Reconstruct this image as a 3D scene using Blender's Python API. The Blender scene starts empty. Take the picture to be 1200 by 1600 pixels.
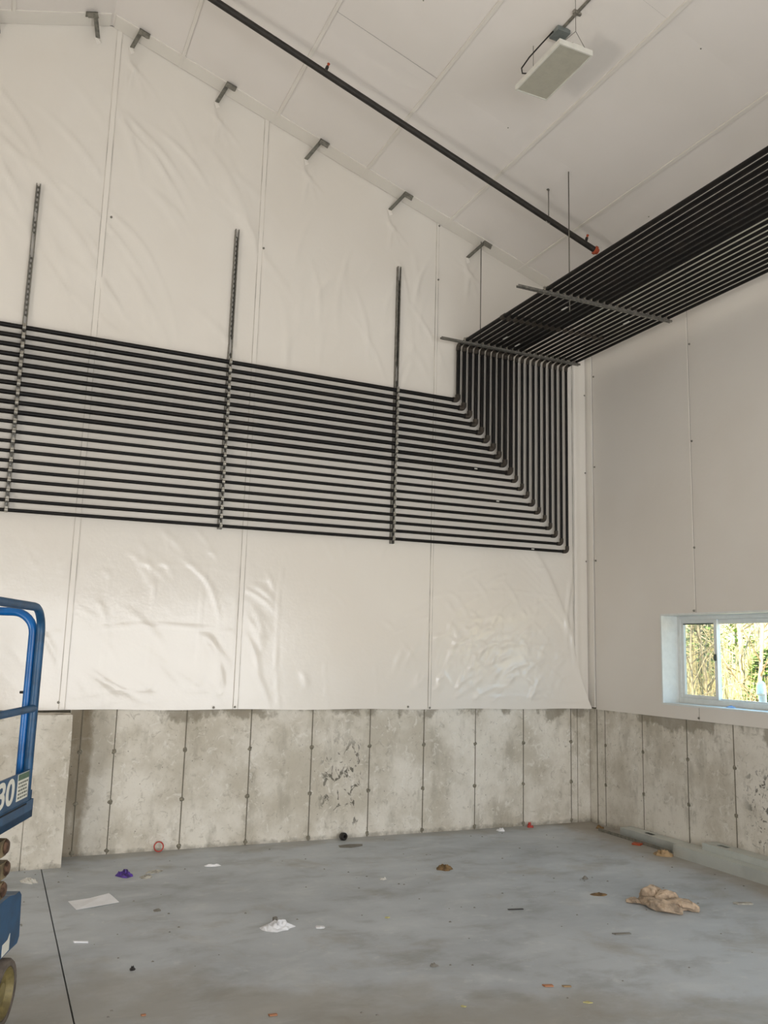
import bpy, math, random
import numpy as np
from mathutils import Vector, Matrix, noise as mnoise

scene = bpy.context.scene
COL = scene.collection

# ------------------------------------------------------------------ camera
cam_d = bpy.data.cameras.new('camera')
cam_d.sensor_fit = 'VERTICAL'; cam_d.sensor_height = 36.0; cam_d.lens = 29.985
cam_d.clip_start = 0.05; cam_d.clip_end = 300
cam = bpy.data.objects.new('camera', cam_d); COL.objects.link(cam)
YAW, PITCH, ROLL = 0.421875, 0.162015, 0.0277461
_f = Vector((math.sin(YAW)*math.cos(PITCH), math.cos(YAW)*math.cos(PITCH), math.sin(PITCH)))
_r = Vector((math.cos(YAW), -math.sin(YAW), 0)); _u = _r.cross(_f)
_r2 = math.cos(ROLL)*_r + math.sin(ROLL)*_u; _u2 = -math.sin(ROLL)*_r + math.cos(ROLL)*_u
_m = Matrix((_r2, _u2, -_f)).transposed().to_4x4(); _m.translation = Vector((0, 0, 1.803))
cam.matrix_world = _m
scene.camera = cam

# ------------------------------------------------------------------ world, sun, daylight stand-ins, exposure
scene.view_settings.view_transform = 'Standard'
scene.view_settings.look = 'None'
scene.view_settings.exposure = 0.26
scene.view_settings.gamma = 1.0
scene.view_settings.use_curve_mapping = False
world = bpy.data.worlds.new('sky'); scene.world = world; world.use_nodes = True
_bg = world.node_tree.nodes['Background']
_bg.inputs[0].default_value = (0.42, 0.70, 1.0, 1); _bg.inputs[1].default_value = 3.3

def lamp(name, kind, loc, direction, energy, color, **kw):
    d = bpy.data.lights.new(name, kind); d.energy = energy; d.color = color
    for k, v in kw.items(): setattr(d, k, v)
    o = bpy.data.objects.new(name, d); COL.objects.link(o)
    o.location = loc; o.rotation_euler = Vector(direction).to_track_quat('-Z', 'Y').to_euler()
    return o
lamp('sun', 'SUN', (-20, -5, 20), (0.47, 0.20, -0.86), 23, (1.0, 0.91, 0.70), angle=0.01)
# area lights before solid walls stand in for daylight from assumed, unseen doors
lamp('left_daylight_area', 'AREA', (-5.0, 2.2, 1.0), (1, 0.18, 0.45), 158, (1.0, 0.94, 0.86), shape='RECTANGLE', size=1.7, size_y=1.6)
lamp('rear_daylight_area', 'AREA', (2.0, -3.0, 1.4), (0.0, 1, 0.0), 325, (0.96, 0.975, 0.995), shape='RECTANGLE', size=8.0, size_y=2.6)

# ------------------------------------------------------------------ dimensions
XR = 6.24          # right wall
XL = -5.2          # left wall
YB = 8.05          # back wall liner
YR = -3.2          # rear wall
RX, RZ, SL = 0.521, 7.833, 0.325
def ceil_z(x): return RZ - SL*abs(x-RX)
CONC = 1.228

# ------------------------------------------------------------------ helpers
def lin(c):
    return tuple((v/255/12.92 if v/255 <= 0.04045 else ((v/255+0.055)/1.055)**2.4) for v in c) + (1,)

class B:
    """collects vertices and faces for one mesh"""
    def __init__(s): s.v = []; s.f = []
    def add(s, vs, fs):
        n = len(s.v); s.v += [tuple(p) for p in vs]; s.f += [tuple(i+n for i in q) for q in fs]; return s
    def box(s, a, b):
        (x0, y0, z0), (x1, y1, z1) = a, b
        return s.add([(x0,y0,z0),(x1,y0,z0),(x1,y1,z0),(x0,y1,z0),(x0,y0,z1),(x1,y0,z1),(x1,y1,z1),(x0,y1,z1)],
                     [(0,3,2,1),(4,5,6,7),(0,1,5,4),(1,2,6,5),(2,3,7,6),(3,0,4,7)])
    def obox(s, c, ux, uy, uz):
        c, ux, uy, uz = map(Vector, (c, ux, uy, uz))
        vs = [c+ux*i+uy*j+uz*k for k in (-1, 1) for (i, j) in ((-1,-1),(1,-1),(1,1),(-1,1))]
        return s.add(vs, [(0,3,2,1),(4,5,6,7),(0,1,5,4),(1,2,6,5),(2,3,7,6),(3,0,4,7)])
    def prism(s, poly, off):
        off = Vector(off); n = len(poly); p = [Vector(q) for q in poly]
        fs = [tuple(range(n-1, -1, -1)), tuple(range(n, 2*n))] + [(i, (i+1) % n, n+(i+1) % n, n+i) for i in range(n)]
        return s.add(p + [q+off for q in p], fs)
    def tube(s, pts, r, n=10, caps=True):
        pts = [Vector(p) for p in pts]; m = len(pts)
        rs = r if isinstance(r, (list, tuple)) else [r]*m
        t0 = (pts[1]-pts[0]).normalized()
        u = t0.cross(Vector((0, 0, 1)) if abs(t0.z) < 0.9 else Vector((1, 0, 0))).normalized()
        vs = []
        for i, p in enumerate(pts):
            t = (pts[min(i+1, m-1)]-pts[max(i-1, 0)]).normalized()
            u = (u - t*u.dot(t)).normalized(); w = t.cross(u)
            vs += [p + (u*math.cos(2*math.pi*k/n)+w*math.sin(2*math.pi*k/n))*rs[i] for k in range(n)]
        fs = [(i*n+k, i*n+(k+1) % n, (i+1)*n+(k+1) % n, (i+1)*n+k) for i in range(m-1) for k in range(n)]
        if caps: fs += [tuple(range(n-1, -1, -1)), tuple(range((m-1)*n, m*n))]
        return s.add(vs, fs)
    def lathe(s, c, axis, prof, n=20):
        """prof = [(offset along axis, radius)]"""
        c = Vector(c); a = Vector(axis).normalized()
        u = a.cross(Vector((0, 0, 1)) if abs(a.z) < 0.9 else Vector((1, 0, 0))).normalized(); w = a.cross(u)
        vs = [c+a*h+(u*math.cos(2*math.pi*k/n)+w*math.sin(2*math.pi*k/n))*max(r, 1e-4) for h, r in prof for k in range(n)]
        m = len(prof)
        fs = [(i*n+k, i*n+(k+1) % n, (i+1)*n+(k+1) % n, (i+1)*n+k) for i in range(m-1) for k in range(n)]
        fs += [tuple(range(n-1, -1, -1)), tuple(range((m-1)*n, m*n))]
        return s.add(vs, fs)

def arc(c, u, w, r, a0, a1, n=6):
    c, u, w = map(Vector, (c, u, w))
    return [c+u*(r*math.cos(a0+(a1-a0)*i/n))+w*(r*math.sin(a0+(a1-a0)*i/n)) for i in range(n+1)]

def base_of(parent):
    p = Vector((0, 0, 0))
    while parent is not None: p += parent.location; parent = parent.parent
    return p

def link(name, me, parent=None, loc=(0, 0, 0)):
    o = bpy.data.objects.new(name, me); COL.objects.link(o)
    o.location = loc
    if parent is not None: o.parent = parent
    return o

def mesh(name, b, mat, smooth=False, origin=(0, 0, 0), auto=None):
    ox, oy, oz = origin
    me = bpy.data.meshes.new(name)
    me.from_pydata([(x-ox, y-oy, z-oz) for x, y, z in b.v], [], b.f)
    me.materials.append(mat)
    if smooth: me.polygons.foreach_set('use_smooth', [True]*len(me.polygons))
    if auto: me.set_sharp_from_angle(angle=math.radians(auto))
    me.update()
    return me

def part(name, b, mat, parent=None, smooth=False, auto=None, label=None):
    """world-coordinate geometry linked as one mesh object below its parent"""
    o = link(name, mesh(name, b, mat, smooth or bool(auto), base_of(parent), auto), parent)
    if label: o['label'] = label
    return o

def tag(o, label, cat, group=None, kind=None):
    o['label'] = label; o['category'] = cat
    if group: o['group'] = group
    if kind: o['kind'] = kind
    return o

def thing(name, loc, label, cat, group=None):
    return tag(link(name, None, None, loc), label, cat, group)

def single(name, b, mat, loc, label, cat, group=None, smooth=False, auto=None):
    o = link(name, mesh(name, b, mat, smooth or bool(auto), loc, auto), None, loc)
    return tag(o, label, cat, group)

def structure(name, b, mat, label, smooth=False):
    o = link(name, mesh(name, b, mat, smooth)); o['kind'] = 'structure'; o['label'] = label
    return o

# ------------------------------------------------------------------ materials
class NT:
    def __init__(s, name):
        s.m = bpy.data.materials.new(name); s.m.use_nodes = True
        s.t = s.m.node_tree; s.bsdf = s.t.nodes['Principled BSDF']; s.out = s.t.nodes['Material Output']
        s._pos = None
    def node(s, ty, **kw):
        n = s.t.nodes.new(ty)
        for k, v in kw.items(): setattr(n, k, v)
        return n
    def put(s, sock, val):
        if hasattr(val, 'is_output') or isinstance(val, bpy.types.NodeSocket): s.t.links.new(val, sock)
        elif isinstance(val, (tuple, list)) and len(val) == 3 and len(sock.default_value) == 4: sock.default_value = (*val, 1)
        else: sock.default_value = val
    @property
    def pos(s):
        if s._pos is None: s._pos = s.node('ShaderNodeNewGeometry').outputs['Position']
        return s._pos
    def obj(s): return s.node('ShaderNodeTexCoord').outputs['Object']
    def xyz(s): return s.node('ShaderNodeSeparateXYZ') if False else s._sep()
    def _sep(s):
        n = s.node('ShaderNodeSeparateXYZ'); s.t.links.new(s.pos, n.inputs[0]); return n.outputs
    def scale(s, vec, sc):
        n = s.node('ShaderNodeMapping'); s.t.links.new(vec, n.inputs[0]); n.inputs['Scale'].default_value = sc; return n.outputs[0]
    def noise(s, sc, detail=4, rough=0.55, vec=None, dist=0.0):
        n = s.node('ShaderNodeTexNoise'); s.t.links.new(vec if vec is not None else s.pos, n.inputs['Vector'])
        n.inputs['Scale'].default_value = sc; n.inputs['Detail'].default_value = detail
        n.inputs['Roughness'].default_value = rough; n.inputs['Distortion'].default_value = dist
        return n.outputs['Fac']
    def math(s, op, a, b=0.0, clamp=False):
        n = s.node('ShaderNodeMath', operation=op, use_clamp=clamp); s.put(n.inputs[0], a); s.put(n.inputs[1], b); return n.outputs[0]
    def band(s, x, a0, a1, b0=None, b1=None):
        """0->1 between a0 and a1, and 1->0 between b0 and b1"""
        def step(p, q):
            n = s.node('ShaderNodeMapRange', interpolation_type='SMOOTHSTEP'); s.put(n.inputs[0], x)
            n.inputs[1].default_value = p; n.inputs[2].default_value = q; return n.outputs[0]
        r = step(a0, a1)
        if b0 is None: return r
        return s.math('MULTIPLY', r, s.math('SUBTRACT', 1.0, step(b0, b1)))
    def mix(s, fac, a, b):
        n = s.node('ShaderNodeMix', data_type='RGBA'); s.put(n.inputs[0], fac); s.put(n.inputs[6], a); s.put(n.inputs[7], b); return n.outputs[2]
    def bump(s, h, strength=0.2, dist=0.01):
        n = s.node('ShaderNodeBump'); s.put(n.inputs['Height'], h); n.inputs['Strength'].default_value = strength
        n.inputs['Distance'].default_value = dist; s.t.links.new(n.outputs[0], s.bsdf.inputs['Normal']); return n
    def set(s, color=None, rough=None, metal=None, spec=None, **kw):
        if color is not None: s.put(s.bsdf.inputs['Base Color'], color)
        if rough is not None: s.put(s.bsdf.inputs['Roughness'], rough)
        if metal is not None: s.put(s.bsdf.inputs['Metallic'], metal)
        if spec is not None: s.put(s.bsdf.inputs['Specular IOR Level'], spec)
        return s

def plain(name, rgb, rough=0.5, metal=0.0, var=0.12, sc=18.0, spec=0.5):
    t = NT(name); c = lin(rgb); d = tuple(v*(1-var*1.6) for v in c[:3]) + (1,)
    t.set(t.mix(t.band(t.noise(sc), 0.35, 0.7), c, d), rough, metal, spec)
    return t.m

def make_liner(name, c1, c2, rough, bumpy, coat=0.0):
    t = NT(name)
    n1 = t.noise(0.7, 3); n2 = t.noise(9, 5)
    t.set(t.mix(t.band(n1, 0.35, 0.65), lin(c1), lin(c2)), rough, 0, 0.5)
    t.bump(t.math('ADD', t.math('MULTIPLY', n2, 0.7), t.math('MULTIPLY', t.noise(38, 3), 0.22)), bumpy, 0.012)
    if coat:   # glossy poly film
        t.bsdf.inputs['Coat Weight'].default_value = coat; t.bsdf.inputs['Coat Roughness'].default_value = 0.13
        t.t.links.new(t.bsdf.inputs['Normal'].links[0].from_socket, t.bsdf.inputs['Coat Normal'])
    return t.m
M_LINER = make_liner('white_liner_sheet', (233, 228, 219), (229, 223, 213), 0.34, 0.20, 0.75)
M_LINER_R = make_liner('matt_liner_sheet', (228, 223, 215), (224, 218, 209), 0.55, 0.16)
M_CEIL = make_liner('ceiling_liner', (240, 234, 228), (235, 229, 222), 0.55, 0.14)
M_TAPE = make_liner('seam_tape', (236, 231, 222), (229, 223, 213), 0.30, 0.10, 0.5)

M_FOLD = plain('fold_edge_line', (219, 213, 202), 0.6, 0, 0.3, 3)
def make_concrete():
    t = NT('formed_concrete'); x, y, z = t._sep()
    vs = t.scale(t.pos, (1, 1, 0.35))
    big = t.noise(1.9, 5, 0.6); mid = t.noise(6.0, 6, 0.62, vs); fine = t.noise(48, 4, 0.6)
    c = t.mix(t.band(big, 0.36, 0.66), lin((226, 221, 210)), lin((196, 189, 174)))
    c = t.mix(t.math('MULTIPLY', t.band(mid, 0.52, 0.70), 0.40), c, lin((152, 146, 130)))
    c = t.mix(t.math('MULTIPLY', t.band(t.noise(13, 7, 0.72, None, 0.8), 0.55, 0.66), 0.42), c, lin((150, 143, 127)))
    c = t.mix(t.math('MULTIPLY', t.band(t.noise(10, 7, 0.7, None, 1.0), 0.44, 0.36), 0.50), c, lin((234, 231, 223)))
    c = t.mix(t.math('MULTIPLY', t.band(fine, 0.60, 0.75), 0.38), c, lin((122, 116, 102)))
    # damp brown stains hanging from the top of the pour
    top = t.math('ADD', t.band(z, 0.80, 1.28), t.math('MULTIPLY', t.math('SUBTRACT', t.noise(3.0, 5, 0.62, t.scale(t.pos, (1, 1, 0.7))), 0.5), 2.0))
    c = t.mix(t.math('MULTIPLY', t.band(top, 0.86, 1.04), 0.62), c, lin((122, 113, 95)))
    sb = t.math('ADD', t.band(x, .66, .70, .80, 1.0), t.math('MULTIPLY', t.math('SUBTRACT', t.noise(5.5, 5, .6, t.scale(t.pos, (1, 1, .4))), .5), 1.3))  # patchy brown band beside the pier, fading away to the right
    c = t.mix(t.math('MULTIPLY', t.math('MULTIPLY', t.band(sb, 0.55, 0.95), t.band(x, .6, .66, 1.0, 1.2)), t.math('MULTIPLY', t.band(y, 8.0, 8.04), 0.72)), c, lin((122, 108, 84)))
    # dirt along the floor
    low = t.math('ADD', t.math('SUBTRACT', 1.0, t.band(z, 0.0, 0.14)), t.math('MULTIPLY', t.math('SUBTRACT', t.noise(12, 4), 0.5), 0.9))
    c = t.mix(t.math('MULTIPLY', t.band(low, 0.75, 1.1), 0.45), c, lin((92, 85, 72)))
    # spalled dark flecks on two of the panels
    fl = t.band(t.noise(11, 6, 0.7, t.scale(t.pos, (1.2, 1, 0.85)), 0.8), 0.545, 0.585)
    m1 = t.math('MULTIPLY', t.band(x, 2.98, 3.10, 3.40, 3.50), t.math('MULTIPLY', t.band(z, 0.05, 0.2, 0.75, 1.05), t.band(y, 7.9, 8.0)))
    m2 = t.math('MULTIPLY', t.band(y, 5.0, 5.2, 5.75, 5.92), t.math('MULTIPLY', t.band(z, 0.1, 0.25, 0.75, 0.95), t.band(x, 6.0, 6.1)))
    c = t.mix(t.math('MULTIPLY', t.math('MULTIPLY', fl, t.math('ADD', m1, m2, True)), 0.85), c, lin((84, 80, 70)))
    # small air holes
    vo = t.node('ShaderNodeTexVoronoi'); t.t.links.new(t.pos, vo.inputs['Vector']); vo.inputs['Scale'].default_value = 11
    hole = t.math('LESS_THAN', vo.outputs['Distance'], 0.055)
    c = t.mix(t.math('MULTIPLY', hole, 0.65), c, lin((80, 76, 66)))
    t.set(c, 0.82, 0, 0.3)
    t.bump(t.math('SUBTRACT', t.math('ADD', mid, t.math('MULTIPLY', fine, 0.5)), t.math('ADD', fl, hole)), 0.22, 0.008)
    return t.m
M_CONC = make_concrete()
M_CONC_DARK = plain('form_joint_fin', (118, 112, 98), 0.9, sc=40)

def make_floor():
    t = NT('trowelled_concrete_floor'); x, y, z = t._sep()
    sv = t.scale(t.pos, (0.75, 1.15, 1))
    a = t.noise(0.75, 5, 0.6, sv, 0.4); b = t.noise(2.6, 7, 0.62, sv, 0.25); f = t.noise(60, 3, 0.6)
    c = t.mix(t.band(a, 0.34, 0.66), lin((192, 198, 203)), lin((172, 178, 183)))
    c = t.mix(t.math('MULTIPLY', t.band(b, 0.49, 0.70), 0.50), c, lin((138, 140, 138)))
    g = t.noise(1.5, 7, 0.68, t.pos, 0.4)
    c = t.mix(t.math('MULTIPLY', t.band(g, 0.52, 0.70), 0.42), c, lin((150, 143, 127)))
    c = t.mix(t.math('MULTIPLY', t.band(t.noise(8, 6, 0.7, sv, 0.6), 0.58, 0.68), 0.35), c, lin((214, 216, 214)))
    c = t.mix(t.math('MULTIPLY', t.band(b, 0.48, 0.28), 0.40), c, lin((212, 216, 217)))
    c = t.mix(t.math('MULTIPLY', t.band(f, 0.62, 0.78), 0.30), c, lin((126, 125, 120)))
    # brown construction dust lying along the walls, then a painted shadow
    nz = t.math('MULTIPLY', t.math('SUBTRACT', t.noise(2.4, 5), 0.5), 1.2)
    wr = t.math('ADD', t.band(x, 4.9, 6.15), nz); wb = t.math('ADD', t.band(y, 7.4, 8.1), nz)
    near_shade = t.math('ADD', t.math('SUBTRACT', 1.0, t.band(t.math('ADD', y, t.math('MULTIPLY', x, 0.55)), 5.2, 6.9)), nz)  # brownish shadow over the near left floor, put into the colour
    c = t.mix(t.math('MULTIPLY', t.band(wr, 0.45, 0.95), 0.60), c, lin((146, 132, 111)))
    c = t.mix(t.math('MULTIPLY', t.band(wb, 0.55, 1.0), 0.45), c, lin((148, 139, 121)))
    c = t.mix(t.math('MULTIPLY', t.band(near_shade, 0.55, 1.1), 0.62), c, lin((146, 139, 124)))
    t.set(c, t.math('ADD', 0.36, t.math('MULTIPLY', b, 0.30)), 0, 0.5)
    t.bump(t.math('ADD', b, t.math('MULTIPLY', f, 0.25)), 0.06, 0.01)
    return t.m
M_FLOOR = make_floor()

def make_pipe():
    t = NT('black_steel_pipe')
    c = t.mix(t.band(t.noise(7, 4), 0.4, 0.7), lin((11, 10, 10)), lin((24, 20, 17)))
    t.set(c, 0.5, 0, 0.28); return t.m
M_PIPE = make_pipe()
M_ELBOW = plain('grey_fitting', (72, 65, 57), 0.5, 0.3, 0.3)
M_GALV = plain('galvanised_strut', (140, 137, 129), 0.42, 0.55, 0.25, 30)
M_CLAMP = plain('zinc_clamp', (178, 174, 164), 0.36, 0.75, 0.2, 40)
M_BOLT = plain('bright_bolt', (225, 222, 212), 0.25, 0.9, 0.1)
M_BRKT = plain('dull_galvanised_bracket', (140, 137, 126), 0.5, 0.3, 0.25, 25)
M_ROD = plain('threaded_rod_steel', (120, 116, 107), 0.45, 0.6)
M_STUD = plain('galvanised_stud', (206, 210, 205), 0.32, 0.45, 0.07, 5)
M_SPRK = plain('sprinkler_pipe_black', (47, 43, 38), 0.6, 0.1, 0.25, 12)
M_ORANGE = plain('orange_plastic_cap', (178, 78, 44), 0.5)
M_CHIP = plain('orange_chip', (178, 122, 86), 0.6)
M_RED = plain('red_plastic', (190, 66, 56), 0.5)
M_WHITE = plain('white_enamel', (226, 224, 214), 0.35, 0, 0.05)
M_DIFF = plain('frosted_diffuser', (186, 182, 166), 0.45, 0, 0.05)
M_JBOX = plain('grey_junction_box', (128, 135, 132), 0.45, 0.3)
M_CORD = plain('black_cord', (34, 30, 26), 0.5)
M_TAG = plain('white_tag', (222, 220, 212), 0.5)
M_VINYL = plain('white_vinyl', (226, 228, 224), 0.35, 0, 0.04)
M_SEAL = plain('dark_gasket', (62, 72, 66), 0.6)
M_BLUE = plain('lit_blue_paint', (4, 104, 178), 0.33, 0, 0.22, 9)  # brighter copy for the end hoops, their light put into the colour
M_BLUE2 = plain('shaded_blue_paint', (30, 82, 122), 0.42, 0, 0.25, 9)  # darker copy of the lift blue, shade on the side rails coloured in
M_ARM = plain('dusty_tan_arm', (150, 132, 100), 0.6, 0.1, 0.4, 14)
M_PIN = plain('rusty_pin', (120, 92, 74), 0.6, 0.4, 0.5, 30)
M_TYRE = plain('grey_rubber_tyre', (112, 102, 92), 0.8, 0, 0.3, 20)
M_RIM = plain('olive_rim', (142, 128, 82), 0.55, 0.1, 0.3, 15)
M_DECAL = plain('decal_white', (232, 230, 218), 0.5, 0, 0.04)
M_DECALG = plain('decal_green', (86, 116, 92), 0.5)
M_INK = plain('decal_ink', (118, 122, 110), 0.6)
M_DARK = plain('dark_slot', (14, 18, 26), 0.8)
M_PAPER = plain('white_paper', (240, 241, 244), 0.7, 0, 0.06, 6)
M_PAPER2 = plain('dusty_grey_paper', (190, 186, 174), 0.75, 0, 0.3, 20)
M_BAG = plain('brown_crumpled_paper', (198, 176, 152), 0.75, 0, 0.35, 14)
M_BAG2 = plain('tan_paper', (178, 150, 112), 0.75, 0, 0.25, 14)
M_RUST = plain('brown_leaf_paper', (140, 112, 74), 0.8, 0, 0.4, 25)
M_PURPLE = plain('purple_wrapper', (92, 62, 160), 0.35, 0, 0.5, 22)
M_BLACK = plain('black_rubber', (40, 36, 34), 0.5)
M_CLEAR = plain('clear_film', (214, 212, 204), 0.2, 0, 0.1)
M_YELLOW = plain('yellow_leaf', (196, 188, 128), 0.6)
M_GREY = plain('grey_scrap', (128, 124, 116), 0.7)

def make_glass():
    t = NT('window_glass'); nt = t.t
    tr = t.node('ShaderNodeBsdfTransparent'); gl = t.node('ShaderNodeBsdfGlossy'); gl.inputs['Roughness'].default_value = 0.03
    mx = t.node('ShaderNodeMixShader'); mx.inputs[0].default_value = 0.04; nt.links.new(tr.outputs[0], mx.inputs[1]); nt.links.new(gl.outputs[0], mx.inputs[2])
    tr.inputs[0].default_value = (0.95, 0.98, 0.96, 1)
    nt.links.new(mx.outputs[0], t.out.inputs[0]); return t.m
M_GLASS = make_glass()
def make_screen():
    t = NT('insect_screen'); nt = t.t
    tr = t.node('ShaderNodeBsdfTransparent'); df = t.node('ShaderNodeBsdfDiffuse'); df.inputs[0].default_value = lin((150, 152, 150))
    mx = t.node('ShaderNodeMixShader'); mx.inputs[0].default_value = 0.36
    nt.links.new(tr.outputs[0], mx.inputs[1]); nt.links.new(df.outputs[0], mx.inputs[2]); nt.links.new(mx.outputs[0], t.out.inputs[0]); return t.m
M_SCREEN = make_screen()
M_BARK = plain('pale_bark', (204, 182, 146), 0.85, 0, 0.4, 9)
M_LEAF = plain('evergreen_leaf', (140, 172, 86), 0.7, 0, 0.5, 6)
M_LEAF2 = plain('yellow_brush', (206, 186, 132), 0.8, 0, 0.4, 5)
M_GROUND = plain('leaf_litter_ground', (186, 164, 130), 0.95, 0, 0.5, 1.5)
M_ROOF = plain('roof_deck', (120, 120, 118), 0.8)

# ------------------------------------------------------------------ structure
# floor: two slabs parted by a saw cut, on a sub-base
floor = structure('floor', B().box((XL-.2, YR-.2, -.30), (XR+.2, YB+.25, -.03)), M_CONC_DARK, 'grey trowelled concrete floor with a saw cut')
CUT = 0.525
part('floor_slab', B().box((XL-.2, YR-.2, -.03), (CUT-.004, YB+.25, 0)), M_FLOOR, floor)
part('floor_slab', B().box((CUT+.004, YR-.2, -.03), (XR+.2, YB+.25, 0)), M_FLOOR, floor)

def gable(y0, y1):
    b = B(); zt = lambda x: ceil_z(x)+.03
    poly = [(XL-.2, y0, -.03), (XR+.2, y0, -.03), (XR+.2, y0, zt(XR+.2)), (RX, y0, zt(RX)), (XL-.2, y0, zt(XL-.2))]
    return b.prism(poly, (0, y1-y0, 0))
wall_back = structure('wall_back', gable(YB+.045, YB+.25), M_CONC_DARK, 'gable end wall, concrete below and white liner above')
wall_rear = structure('wall_rear', gable(YR-.2, YR), M_LINER_R, 'rear gable wall')
wall_left = structure('wall_left', B().box((XL-.2, YR, -.03), (XL, YB+.045, ceil_z(XL)+.03)), M_LINER_R, 'left side wall')
WY0, WY1, WZ0, WZ1 = 4.86, 6.857, 1.370, 2.243
X0, X1 = XR+.025, XR+.26
b = B()
b.box((X0, YR, -.03), (X1, YB+.045, WZ0-.03)); b.box((X0, YR, WZ1+.03), (X1, YB+.045, ceil_z(XR)+.03))
b.box((X0, YR, WZ0-.03), (X1, WY0-.03, WZ1+.03)); b.box((X0, WY1+.03, WZ0-.03), (X1, YB+.045, WZ1+.03))
wall_right = structure('wall_right', b, M_CONC_DARK, 'right side wall with a low slider window')

# ceiling: roof deck with liner sheets below it
b = B()
for sx in (1, -1):
    xe = XR+.26 if sx > 0 else XL-.2
    b.prism([(RX, YR-.2, RZ+.012), (xe, YR-.2, ceil_z(xe)+.012), (xe, YR-.2, ceil_z(xe)+.15), (RX, YR-.2, RZ+.15)], (0, YB+.25-YR+.2, 0))
ceiling = structure('ceiling', b, M_ROOF, 'sloped ceiling lined with white sheeting')
NRM = {1: Vector((SL, 0, 1)).normalized(), -1: Vector((-SL, 0, 1)).normalized()}
seams_x = [XL, -2.4, -1.2, -0.35, RX, 1.20, 2.205, 3.225, 4.255, 5.25, XR+.02]
seams_y = [YR, -1.2, 0.9, 2.7, 4.45, 6.25, YB]
random.seed(4)
for i in range(len(seams_x)-1):
    for j in range(len(seams_y)-1):
        xa, xb, ya, yb = seams_x[i], seams_x[i+1], seams_y[j], seams_y[j+1]
        nx, ny = 9, 13; sag = random.uniform(.004, .010); ph = random.random()*9; lift = random.uniform(.0, .0035)
        bb = B(); vs = []
        for q in range(ny):
            for p in range(nx):
                u, v = p/(nx-1), q/(ny-1); x = xa+(xb-xa)*u; y = ya+(yb-ya)*v
                d = lift+sag*(math.sin(math.pi*u)**.7)*(math.sin(math.pi*v)**.35)*(1+.5*mnoise.noise((x*1.5, y*1.5, ph)))
                vs.append((x, y, ceil_z(x)-d))
        bb.add(vs, [(q*nx+p, (q+1)*nx+p, (q+1)*nx+p+1, q*nx+p+1) for q in range(ny-1) for p in range(nx-1)])
        part('liner_sheet', bb, M_CEIL, ceiling, smooth=True)
# raised tape along the purlin seams, and along the eave of the gable
for x in (-.35, 1.20, 2.205, 3.225, 4.255, 5.25):
    for k in range(len(seams_y)-1):
        w = .015; ya, yb = seams_y[k], seams_y[k+1]
        part('seam_strip', B().prism([(x-w, ya, ceil_z(x-w)-.004), (x+w, ya, ceil_z(x+w)-.004), (x+w, ya, ceil_z(x+w)-.016), (x-w, ya, ceil_z(x-w)-.016)], (0, yb-ya, 0)), M_TAPE, ceiling)
for xa, xb in ((XL, RX-.02), (RX+.02, XR-.02)):
    part('edge_strip', B().prism([(xa, YB-.19, ceil_z(xa)-.003), (xb, YB-.19, ceil_z(xb)-.003), (xb, YB-.19, ceil_z(xb)-.014), (xa, YB-.19, ceil_z(xa)-.014)], (0, .183, 0)), M_TAPE, ceiling)
b = B()
for (x, y) in ((2.75, 5.62), (3.98, 6.26), (4.6, 4.47), (5.5, 3.9), (3.8, 3.2), (5.6, 6.2)):
    b.lathe((x, y, ceil_z(x)-.006), (SL, 0, 1), [(-.004, .005), (.0, .006)], 8)
part('nail_head', b, M_BRKT, ceiling)['kind'] = 'stuff'

# concrete panels of the back wall, each its own cast face with open joints
def panel_box(a, bx):   # slightly chamfered slab
    return B().box(a, bx)
jb = [.675, .78, 1.068, 1.692, 2.302, 2.918, 3.532, 4.139, 4.751, 5.355, 5.984, 6.075, XR+.02]
for a, c in zip(jb[:-1], jb[1:]):
    d = random.uniform(0, .004)
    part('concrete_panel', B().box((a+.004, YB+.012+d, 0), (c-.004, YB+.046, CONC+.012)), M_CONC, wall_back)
jr = [YB+.01, 7.93, 7.79, 7.189, 6.559, 5.976, 5.37, 4.76, 4.15, 3.54, 2.9, 2.3, 1.7]
for a, c in zip(jr[:-1], jr[1:]):
    d = random.uniform(0, .004)
    part('concrete_panel', B().box((XR+.002+d, c+.004, 0), (XR+.026, a-.004, CONC+.005)), M_CONC, wall_right)
part('concrete_panel', B().box((XR+.004, YR, 0), (XR+.026, 1.696, CONC+.005)), M_CONC, wall_right)
# projecting concrete pier at the left
pier = B().box((XL, 7.715, 0), (.668, YB+.045, 1.205))
pier_o = part('concrete_pier', pier, M_CONC, wall_back)
for a, c in ((-1.45, -.86), (-.86, -.25), (-.25, .36), (.36, .673)):
    bb = B(); n = 14   # the last edge is broken and uneven
    if c > .6:
        ed = [c - abs(mnoise.noise((0, 0, k*.9)))*.016 for k in range(n+1)]
        vs = []
        for k in range(n+1):
            z = 1.21*k/n
            vs += [(a+.004, 7.702, z), (ed[k], 7.702, z), (ed[k], 7.716, z), (a+.004, 7.716, z)]
        fs = [(k*4+i, k*4+(i+1) % 4, k*4+4+(i+1) % 4, k*4+4+i) for k in range(n) for i in range(4)] + [(3, 2, 1, 0), (n*4, n*4+1, n*4+2, n*4+3)]
        bb.add(vs, fs)
    else: bb.box((a+.004, 7.702, 0), (c-.004, 7.716, 1.21))
    part('pier_panel', bb, M_CONC, pier_o)
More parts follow.
